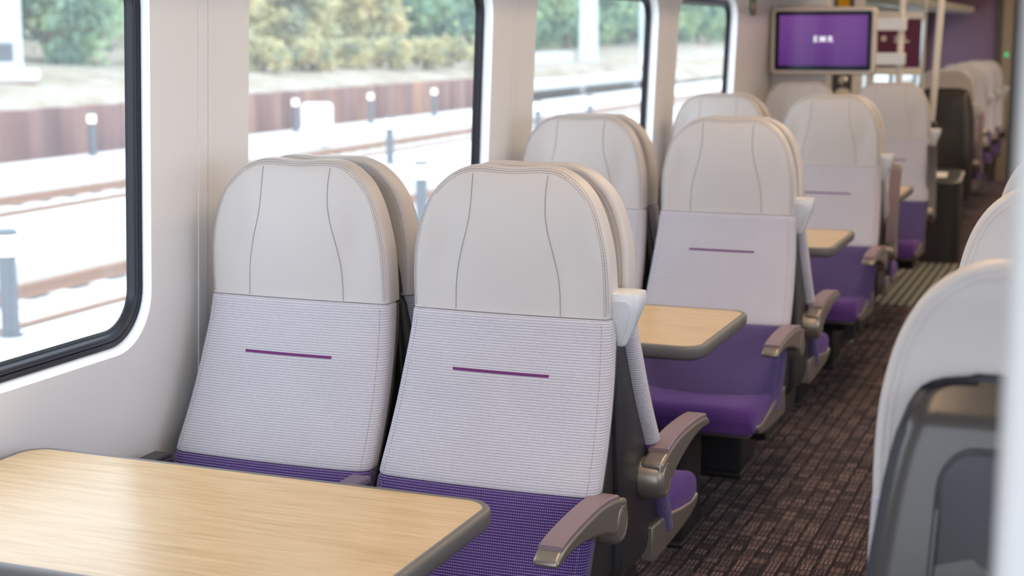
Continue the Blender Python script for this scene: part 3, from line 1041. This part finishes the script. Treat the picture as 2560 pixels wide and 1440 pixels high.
# litter bin
bn = empty('litter_bin', (-.985, 9.99, 0), 0, 'tall charcoal bin with curved front and white label, standing beyond the striped matting', 'bin')
bx0, bx1 = -.130, .125
P = rrect(bx0, bx1, -.15, .15, .06, 8)
mb = MB().loft([[(x, y, .004) for x, y in P], [(x, y, .50 + .055 * (y + .15) / .30) for x, y in P]])
link('bin_body', mb.mesh('bin_body', M['binbody'], angle=50), bn)
mb = MB()
L = []
for ins, dz in ((0, 0), (-.004, .004), (-.004, .014), (.004, .020), (.02, .020)):
    L.append([(x, y, .5005 + .055 * (y + .15) / .30 + dz) for x, y in rrect(bx0 + ins, bx1 - ins, -.15 + ins, .15 - ins, .06, 8)])
mb.loft(L)
link('bin_rim', mb.mesh('bin_rim', plain('dark steel rim', (.10, .10, .105), .35, .5), angle=50), bn)
mb = MB(); b = []
for x, y in ((-.055, -.06), (.03, -.06), (.03, .06), (-.055, .06)): b.append((x, y, .5215 + .055 * (y + .15) / .30))
mb.loft([b, [(x, y, z + .002) for x, y, z in b]])
link('bin_label', mb.mesh('bin_label', M['paper']), bn)

rk2 = MB().prism([(XW + .001, 1.665), (-1.45, 1.640), (-1.34, 1.628), (-1.30, 1.645), (-1.30, 1.70), (XW + .001, 1.72)], 'y', 10.0, YE - .05)
struct('trim_21', rk2, plain('grey luggage shelf', (.36, .37, .33), .45))
# far end of the train: purple wall and dark doorway
ew = MB().box(XW + .001, -1.102, YE, YE + .06, .001, ZC - .001)
struct('wall_end', ew, M['purplewall'])
struct('trim_30', MB().box(-1.101, -1.037, YE - .03, YE + .06, .001, ZC - .001), M['brown'])
tanp = struct('trim_31', MB().box(-1.036, -.929, YE - .02, YE + .06, .001, ZC - .001), M['tan'])
struct('trim_32', MB().box(-.928, -.855, YE - .03, YE + .06, .001, ZC - .001), M['shellnavy'])
struct('wall_far', MB().box(XW - .05, XRW + .05, YE + 2.9, YE + 2.95, .001, ZC), M['brown'])
struct('wall_end_right', MB().box(-.25, XRW, YE, YE + .06, .001, ZC - .001), M['purplewall'])
struct('wall_partition_right', MB().box(-.20, XRW - .001, 8.34, 8.38, .001, ZC - .001), M['wall'], .01)
lamp = MB().lathe((-.984, YE - .02, 1.24), (0, -1, 0), [(0, .022), (.006, .022), (.010, 0)], 18)
o = link('indicator_light', lamp.mesh('indicator_light', emitter('green indicator', (.08, .7, .25), .8)), tanp)

# white screen end right beside the camera
pp = empty('draught_screen', (.13, .80, 0), 0, 'blurred white panel edge at the far right of the frame', 'partition')
mb = MB().box(-.1735, .30, -.012, .012, .001, ZC - .02)
link('screen_panel', mb.mesh('screen_panel', plain('white screen panel', (.62, .60, .575), .45)), pp, bevel=.008)

# ------------------------------------------------------------------ outside
def mat_ground():
    t = NT('pale concrete path'); co = t.coords('Object')
    c = t.ramp(t.noise(co, .9, 5, .6), [(.3, (.60, .575, .53)), (.7, (.74, .71, .665))])
    return t.done(t.bsdf(c, .9))
def mat_ballast():
    t = NT('track ballast'); co = t.coords('Object')
    v = t.new('ShaderNodeTexVoronoi'); t.put(v.inputs['Vector'], co); v.inputs['Scale'].default_value = 9
    c = t.mix(t.noise(co, 2.5, 3), v.outputs['Color'], (.5, .48, .46))
    c = t.mix(.75, c, (.66, .63, .59))
    return t.done(t.bsdf(c, .95, 0, t.bump(v.outputs['Distance'], .8, .05)))
def mat_bank():
    t = NT('dry grass bank'); co = t.coords('Object')
    a = t.noise(co, .55, 5, .65); b = t.noise(t.mapping(co, (1, .4, 1)), 3.5, 4, .7)
    c = t.ramp(t.m('ADD', t.m('MULTIPLY', a, .6), t.m('MULTIPLY', b, .4)), [(.32, (.19, .155, .10)), (.46, (.34, .275, .195)), (.60, (.44, .395, .32)), (.72, (.26, .25, .14))])
    return t.done(t.bsdf(c, .95, 0, t.bump(b, .8, .2)))
def mat_pile():
    t = NT('rusty sheet piling'); co = t.coords('Object')
    a = t.noise(t.mapping(co, (1, 1.0, .12)), 1.1, 3, .6)
    c = t.ramp(a, [(.3, (.155, .085, .082)), (.5, (.235, .125, .105)), (.66, (.42, .24, .15))])
    return t.done(t.bsdf(c, .85, .0, t.bump(a, .2, .02)))
def mat_leaf(name, stops, scale=.55):
    t = NT(name); co = t.coords('Object')
    g = t.new('ShaderNodeObjectInfo')
    off = t.comb(t.m('MULTIPLY', g.outputs['Random'], 40.0), 0, 0)
    v = t.new('ShaderNodeVectorMath', operation='ADD'); t.put(v.inputs[0], co); t.put(v.inputs[1], off)
    c = t.ramp(t.noise(v.outputs[0], scale, 4, .6), stops)
    df = t.new('ShaderNodeBsdfDiffuse'); t.put(df.inputs[0], c)
    tl = t.new('ShaderNodeBsdfTranslucent'); t.put(tl.inputs[0], c)
    mx = t.new('ShaderNodeMixShader'); mx.inputs[0].default_value = .35
    t.l.new(df.outputs[0], mx.inputs[1]); t.l.new(tl.outputs[0], mx.inputs[2])
    return t.done(mx.outputs[0])
M['path'] = mat_ground(); M['ballast'] = mat_ballast(); M['bank'] = mat_bank(); M['pile'] = mat_pile()
M['leafg'] = mat_leaf('green foliage', [(.30, (.10, .20, .17)), (.47, (.26, .42, .29)), (.60, (.48, .62, .34)), (.72, (.64, .72, .38))])
M['leafy'] = mat_leaf('olive and ochre foliage', [(.30, (.26, .30, .25)), (.45, (.52, .52, .32)), (.58, (.74, .66, .36)), (.72, (.76, .60, .42))])
M['bark'] = plain('bark', (.22, .17, .13), .9, 0, 8, .5)
M['rail'] = plain('rusty rail', (.33, .18, .11), .7, .1, 30, .1)
M['sleeper'] = plain('concrete sleeper', (.66, .64, .60), .9)
M['bollard'] = plain('slate grey bollard', (.105, .118, .14), .5)
M['bollardlamp'] = emitter('lit bollard lamp', (1.0, .95, .78), 2.6)
M['cabinet'] = plain('white cabinet', (.88, .88, .88), .5)
M['galv'] = plain('galvanised steel', (.62, .66, .68), .5, .1)
M['parapet'] = plain('pale concrete parapet', (.55, .56, .56), .85)
M['redbox'] = plain('red brown box', (.30, .12, .09), .8)

def ground(name, x0, x1, z, mat, y0=-10, y1=190, depth=.4):
    o = link(name, MB().box(x0, x1, y0, y1, z - depth, z).mesh(name, mat)); o['kind'] = 'structure'; return o
ground('ground', -90, 60, -1.42, M['ballast'])
ground('path_1', -8.78, -2.6, -1.10, M['path'], depth=.31)
ground('path_2', -14.25, -11.15, -1.06, M['path'], depth=.35)
ground('path_3', -20.6, -17.0, -1.10, M['path'], depth=.31)
for i, (x0, x1) in enumerate(((-11.14, -8.79), (-16.99, -14.26))):
    ground('ballast_bed_%d' % (i + 1), x0, x1, -1.27, M['ballast'], depth=.14)

for lab, xs in (('near railway track with rusty rails beyond the window', (-10.40, -8.97)), ('far railway track below the rusty wall', (-16.35, -14.92))):
    r = empty('railway_track', (sum(xs) / 2, 0, -1.27), 0, lab, 'track', 'railway tracks')
    c = sum(xs) / 2
    for x in xs:
        mb = MB().prism([(x - c - .07, .03), (x - c + .07, .03), (x - c + .07, .045), (x - c + .014, .06), (x - c + .014, .125), (x - c + .035, .135), (x - c + .035, .17), (x - c - .035, .17), (x - c - .035, .135), (x - c - .014, .125), (x - c - .014, .06), (x - c - .07, .045)], 'y', -8, 185)
        link('rail', mb.mesh('rail', M['rail']), r)
    sl = MB(); y = 4.0
    while y < 110:
        sl.box(-1.1, 1.1, y - .12, y + .12, -.02, .032); y += .68
    s = link('sleepers', sl.mesh('sleepers', M['sleeper']), r); s['kind'] = 'stuff'

# rusty retaining wall of sheet piles
prof = []
y = 6.0
while y < 49:
    prof += [(-21.0, y), (-21.0, y + .42), (-21.3, y + .68), (-21.3, y + 1.12), (-21.0, y + 1.38)]
    y += 1.40
mb = MB()
mb.loft([[(x, yy, -1.42) for x, yy in prof], [(x, yy, -.10) for x, yy in prof]], False, False, False)
back = [(x - .06, yy) for x, yy in prof]
mb.loft([[(x, yy, -.10) for x, yy in prof], [(x, yy, -.10) for x, yy in back], [(x, yy, -1.42) for x, yy in back]], False, False, False)
o = link('retaining_wall', mb.mesh('retaining_wall', M['pile'], smooth=False)); o['kind'] = 'structure'

# bank rising behind it
mb = MB(); L = []
ny = 90
for x, z in ((-21.45, -.30), (-22.2, -.02), (-24, .22), (-26, .42), (-28.5, .62), (-33, .95), (-40, 1.6), (-60, 3.0)):
    L.append([(x + random.uniform(-.15, .15), 4 + 180 * i / ny, z + random.uniform(-.07, .07) - (max(0, min(1, (4 + 180 * i / ny - 48) / 8)) * (.75 if x > -23 else .25))) for i in range(ny + 1)])
mb.loft(L, False, False, False)
o = link('bank', mb.mesh('bank', M['bank'])); o['kind'] = 'structure'

# bollard lights
def make_boll():
    return MB().lathe((0, 0, 0), (0, 0, 1), [(0, .105), (.02, .105), (.021, .075), (.70, .075), (.701, .07)], 20).mesh('post', M['bollard'])
def make_boll_lamp():
    return MB().lathe((0, 0, .701), (0, 0, 1), [(0, .072), (.005, .086), (.17, .086), (.175, .07)], 20).mesh('lamp', M['bollardlamp'])
def make_boll_cap():
    return MB().lathe((0, 0, .876), (0, 0, 1), [(0, .10), (.03, .10), (.05, .08), (.055, 0)], 20).mesh('cap', M['bollard'])
def bollard(x, y, z, label, group):
    r = empty('bollard_light', (x, y, z), 0, label, 'bollard', group)
    link('post', cached('bp', make_boll), r); link('lamp', cached('bl', make_boll_lamp), r); link('cap', cached('bc', make_boll_cap), r)
bl_far = [(-20.15, 26.5, 'lit bollard before the rusty wall seen in the first window'), (-19.95, 34.8, 'lit bollard before the rusty wall, left of the white cabinet'),
          (-19.8, 38.85, 'lit bollard before the rusty wall, right of the white cabinet'), (-19.6, 42.8, 'lit bollard before the rusty wall nearest its far end'), ]
for x, y, l in bl_far: bollard(x, y, -1.10, l, 'bollards along the rusty wall')
k = 2.55 / 2.65
for x, y, l in ((-9.0 * k, 10.55 * k, 'large slate bollard close to the near rails at the left frame edge'), 
                (-8.6 * k, 18.33 * k, 'slate bollard seen between the two nearest seats')):
    bollard(x, y, -1.10, l, 'bollards on the near path')
k = 2.51 / 2.65
for x, y, l in ((-13.9 * k, 22.4 * k, 'pale lit bollard just above the nearest window seat'), (-13.8 * k, 27.91 * k, 'slate bollard between the tracks seen in the second window'),
                (-17.42 * k * .78, 46.15 * k * .78, 'bollard between the tracks at the left of the third window'), (-16.63 * k * .8, 49.13 * k * .8, 'bollard between the tracks in middle of the third window')):
    bollard(x, y, -1.06, l, 'bollards between the tracks')
for x, y, l in ((-24.0, 85.0, 'distant bollard head right of the mast in the third window'), (-27.0, 118.0, 'distant bollard at the left of the fourth window'), (-27.0, 127.0, 'distant bollard in the middle of the fourth window')):
    bollard(x, y, -1.10 if x > -25 else -1.0, l, 'distant bollards')

# white cabinet
k = 2.55 / 2.65
cb = empty('equipment_cabinet', (-17.35 * k - .45, 31.6 * k + .5, -1.10), math.radians(28), 'white lineside cabinet with rounded top standing beside the far track', 'cabinet')
link('cabinet_body', MB().prism(rrect(-.36, .36, .02, .98, .10, 6), 'y', -.20, .20).mesh('cabinet_body', M['cabinet'], angle=30), cb)
link('post', MB().box(.14, .18, -.27, -.23, 0, .90).mesh('post', M['galv']), cb)
link('plinth', MB().box(-.34, .34, -.18, .18, 0, .03).mesh('plinth', M['sleeper']), cb)
cb2 = empty('equipment_cabinet', (-23.2, 78.4, -1.10), math.radians(20), 'white distant cabinet right of the mast in the third window', 'cabinet')
link('cabinet_body', MB().box(-.55, .55, -.4, .4, 0, 1.5).mesh('cabinet_body', M['cabinet']), cb2, bevel=.04)

# signal post at the left frame edge
sp = empty('signal_post', (-24.72, 29.55, .2), math.radians(35), 'pale signal post on a concrete base in the top left corner', 'signal')
link('base_slab', MB().box(-.75, .55, -.5, .5, -.45, .12).mesh('base_slab', M['redbox']), sp)
link('plinth', MB().box(-.85, .62, -.55, .55, .12, .42).mesh('plinth', M['cabinet']), sp, bevel=.12)
link('mast', MB().box(-.42, .26, -.2, .2, .42, 3.6).mesh('mast', M['galv']), sp, bevel=.02)
link('sign_plate', MB().box(-.36, .10, -.24, -.201, 1.12, 1.60).mesh('sign_plate', M['cabinet']), sp)
link('dark_plate', MB().box(-.30, .06, -.23, -.201, .62, 1.05).mesh('dark_plate', M['bollard']), sp)

# masts and parapet seen in the third and fourth windows
def mast(x, y, w, h, label, lean=0):
    r = empty('line_mast', (x, y, -1.1), math.radians(25), label, 'mast', 'overhead line masts')
    link('mast_column', MB().loft([[(-w, -w * .6, 0), (w, -w * .6, 0), (w, w * .6, 0), (-w, w * .6, 0)], [(-w * .8 + lean, -w * .5, h), (w * .8 + lean, -w * .5, h), (w * .8 + lean, w * .5, h), (-w * .8 + lean, w * .5, h)]]).mesh('mast_column', M['galv']), r)
    link('base_block', MB().box(-w * 1.6, w * 1.6, -w * 1.5, w * 1.5, -.05, .5).mesh('base_block', M['parapet']), r)
mast(-25.0, 73.5, .50, 6.4, 'broad pale mast in the left half of the third window')
mast(-25.5, 84.5, .13, 6.4, 'thin pale mast right of the broad one in the third window')
mast(-26.6, 120.0, .60, 6.6, 'pale mast in the middle of the fourth window')
o = link('parapet', MB().box(-.25, .25, 0, 11.6, 0, .95).box(-.2, .2, 0, .5, -1.4, 0).box(-.2, .2, 6, 6.5, -1.4, 0).box(-.2, .2, 11, 11.5, -1.4, 0).mesh('parapet', M['parapet']), None, (-25.6, 60.5, -.36))
tag(o, 'long pale parapet left of the mast in the third window', 'parapet', 'pale parapets')
o = link('parapet', MB().box(-.25, .25, 0, 70, 0, 1.2).box(-.2, .2, 0, .6, -1.0, 0).box(-.2, .2, 35, 35.6, -1.0, 0).mesh('parapet', M['parapet']), None, (-24.3, 92, -.95))
tag(o, 'long pale parapet crossing the fourth window', 'parapet', 'pale parapets')
o = link('platform_deck', MB().box(-1.2, 1.2, 0, 22, .35, .62).box(-.9, -.6, 2, 2.5, 0, .35).box(.5, .8, 7, 7.5, 0, .35).box(.5, .8, 15, 15.5, 0, .35).box(.5, .8, 20, 20.5, 0, .35).mesh('platform_deck', M['parapet']), None, (-22.2, 55, -1.1))
tag(o, 'low pale platform on posts at the bottom of the third window', 'platform')

# trees
def make_crown(seed, mat, R=(2.6, 2.6, 2.6), clumps=46, leaves=70, size=.26):
    rnd = random.Random(seed); mb = MB()
    for c in range(clumps):
        while True:
            d = Vector((rnd.uniform(-1, 1), rnd.uniform(-1, 1), rnd.uniform(-1, 1)))
            if .25 < d.length < 1: break
        cc = Vector((d.x * R[0], d.y * R[1], d.z * R[2]))
        cr = rnd.uniform(.45, .95)
        for l in range(leaves):
            p = cc + Vector((rnd.gauss(0, .5), rnd.gauss(0, .5), rnd.gauss(0, .42))) * cr
            n = Vector((rnd.gauss(0, 1), rnd.gauss(0, 1), rnd.gauss(.4, 1))).normalized()
            t = n.cross(Vector((rnd.gauss(0, 1), rnd.gauss(0, 1), rnd.gauss(0, 1)))).normalized()
            b = n.cross(t); s = size * rnd.uniform(.6, 1.3)
            k = len(mb.v)
            mb.v += [tuple(p - t * s), tuple(p - b * s * .55), tuple(p + t * s), tuple(p + b * s * .55)]
            mb.face((k, k + 1, k + 2, k + 3))
    return mb.mesh('crown', mat, smooth=False, recalc=False)
def make_trunk(h):
    return MB().tube([(0, 0, 0), (.05, .03, h * .4), (-.04, .06, h * .75), (.05, .0, h)], .16, 8).mesh('trunk', M['bark'])
crowns = [make_crown(1, M['leafg'], (2.3, 2.3, 2.7)), make_crown(2, M['leafg'], (2.2, 2.3, 3.1)), make_crown(3, M['leafy'], (2.2, 2.3, 2.4)), make_crown(4, M['leafy'], (2.6, 2.6, 1.9), 40)]
trunk = make_trunk(3.2)
def bank_z(x): return lerp_table(sorted([(-21.45, -.30), (-22.2, -.02), (-24, .22), (-26, .42), (-28.5, .62), (-33, .95), (-40, 1.6), (-60, 3.0)]), x)
rnd = random.Random(5)
tree_i = 0
seen = {}
def tree(x, y, c, sc, zc, label, group):
    z = bank_z(x) - .15
    r = empty('tree' if c < 2 else 'shrub', (x, y, z), rnd.uniform(0, 6.28), label, 'tree' if c < 2 else 'shrub', group)
    o = link('crown', crowns[c], r, (0, 0, zc)); o.scale = (sc, sc, sc)
    o = link('trunk', trunk, r); o.scale = (1, 1, max(.25, zc / 3.2))
G1 = 'green trees on the bank'; G2 = 'ochre shrubs on the bank'; G3 = 'trees at the back of the bank'
yy = 18.0; n = 0
while yy < 170:
    mid = 40 < yy < 60
    c = 2 if mid else (0, 1)[n % 2]
    fx = -3.4 * max(0, min(1, (yy - 70) / 35))
    if c >= 2: tree(-28.6, yy, c, .87, 2.2, 'ochre and olive shrub on the dry bank, seen in the second window', G2)
    else: tree(-29.4 + fx, yy, c, .87, 2.4, 'green tree on top of the dry grass bank', G1)
    tree(-36.0 + fx, yy + 3.2, (1, 0)[n % 2], .87, 2.6, 'green tree in the middle rank behind the bank', 'middle rank of trees')
    tree(-42.6 + fx, yy + .4, (0, 1)[n % 2], .88, 3.0, 'taller green tree standing at the back of the bank', G3)
    yy += 6.3; n += 1
yy = 41.0
while yy < 62:
    tree(-24.6 + rnd.uniform(-.2, .2), yy, 3, .30, .65, 'low ochre scrub bush at the foot of the trees', 'low bushes on the bank')
    yy += 2.9

# ------------------------------------------------------------------ world, camera
w = bpy.data.worlds.new('World'); SCN.world = w; w.use_nodes = True
nt = w.node_tree; nt.nodes.clear()
bg = nt.nodes.new('ShaderNodeBackground'); ow = nt.nodes.new('ShaderNodeOutputWorld')
bg.inputs[0].default_value = (.80, .90, 1.04, 1); bg.inputs[1].default_value = 2.9
nt.links.new(bg.outputs[0], ow.inputs[0])

cam = bpy.data.cameras.new('Camera'); co = bpy.data.objects.new('Camera', cam); COL.objects.link(co)
cam.sensor_width = 36.0; cam.lens = 3750.5 / 2560 * 36
yaw, pit, rol = .3783, .1678, -.0019
cy, sy = math.cos(yaw), math.sin(yaw)
fw = Vector((-sy * math.cos(pit), cy * math.cos(pit), -math.sin(pit)))
rt = Vector((cy, sy, 0)); up = rt.cross(fw)
r2 = rt * math.cos(rol) + up * math.sin(rol); u2 = up * math.cos(rol) - rt * math.sin(rol)
Rm = Matrix((r2, u2, -fw)).transposed()
co.matrix_world = Matrix.Translation((0, 0, 1.45)) @ Rm.to_4x4()
cam.clip_start = .05; cam.clip_end = 500
cam.dof.use_dof = True; cam.dof.focus_distance = 2.72; cam.dof.aperture_fstop = 4.2
SCN.camera = co

vs = SCN.view_settings
vs.view_transform = 'Standard'; vs.look = 'None'; vs.gamma = 1.0; vs.use_curve_mapping = False
vs.exposure = 0.0
vs.exposure = 0.2
SCN.cycles.max_bounces = 10; SCN.cycles.diffuse_bounces = 5; SCN.cycles.transparent_max_bounces = 12
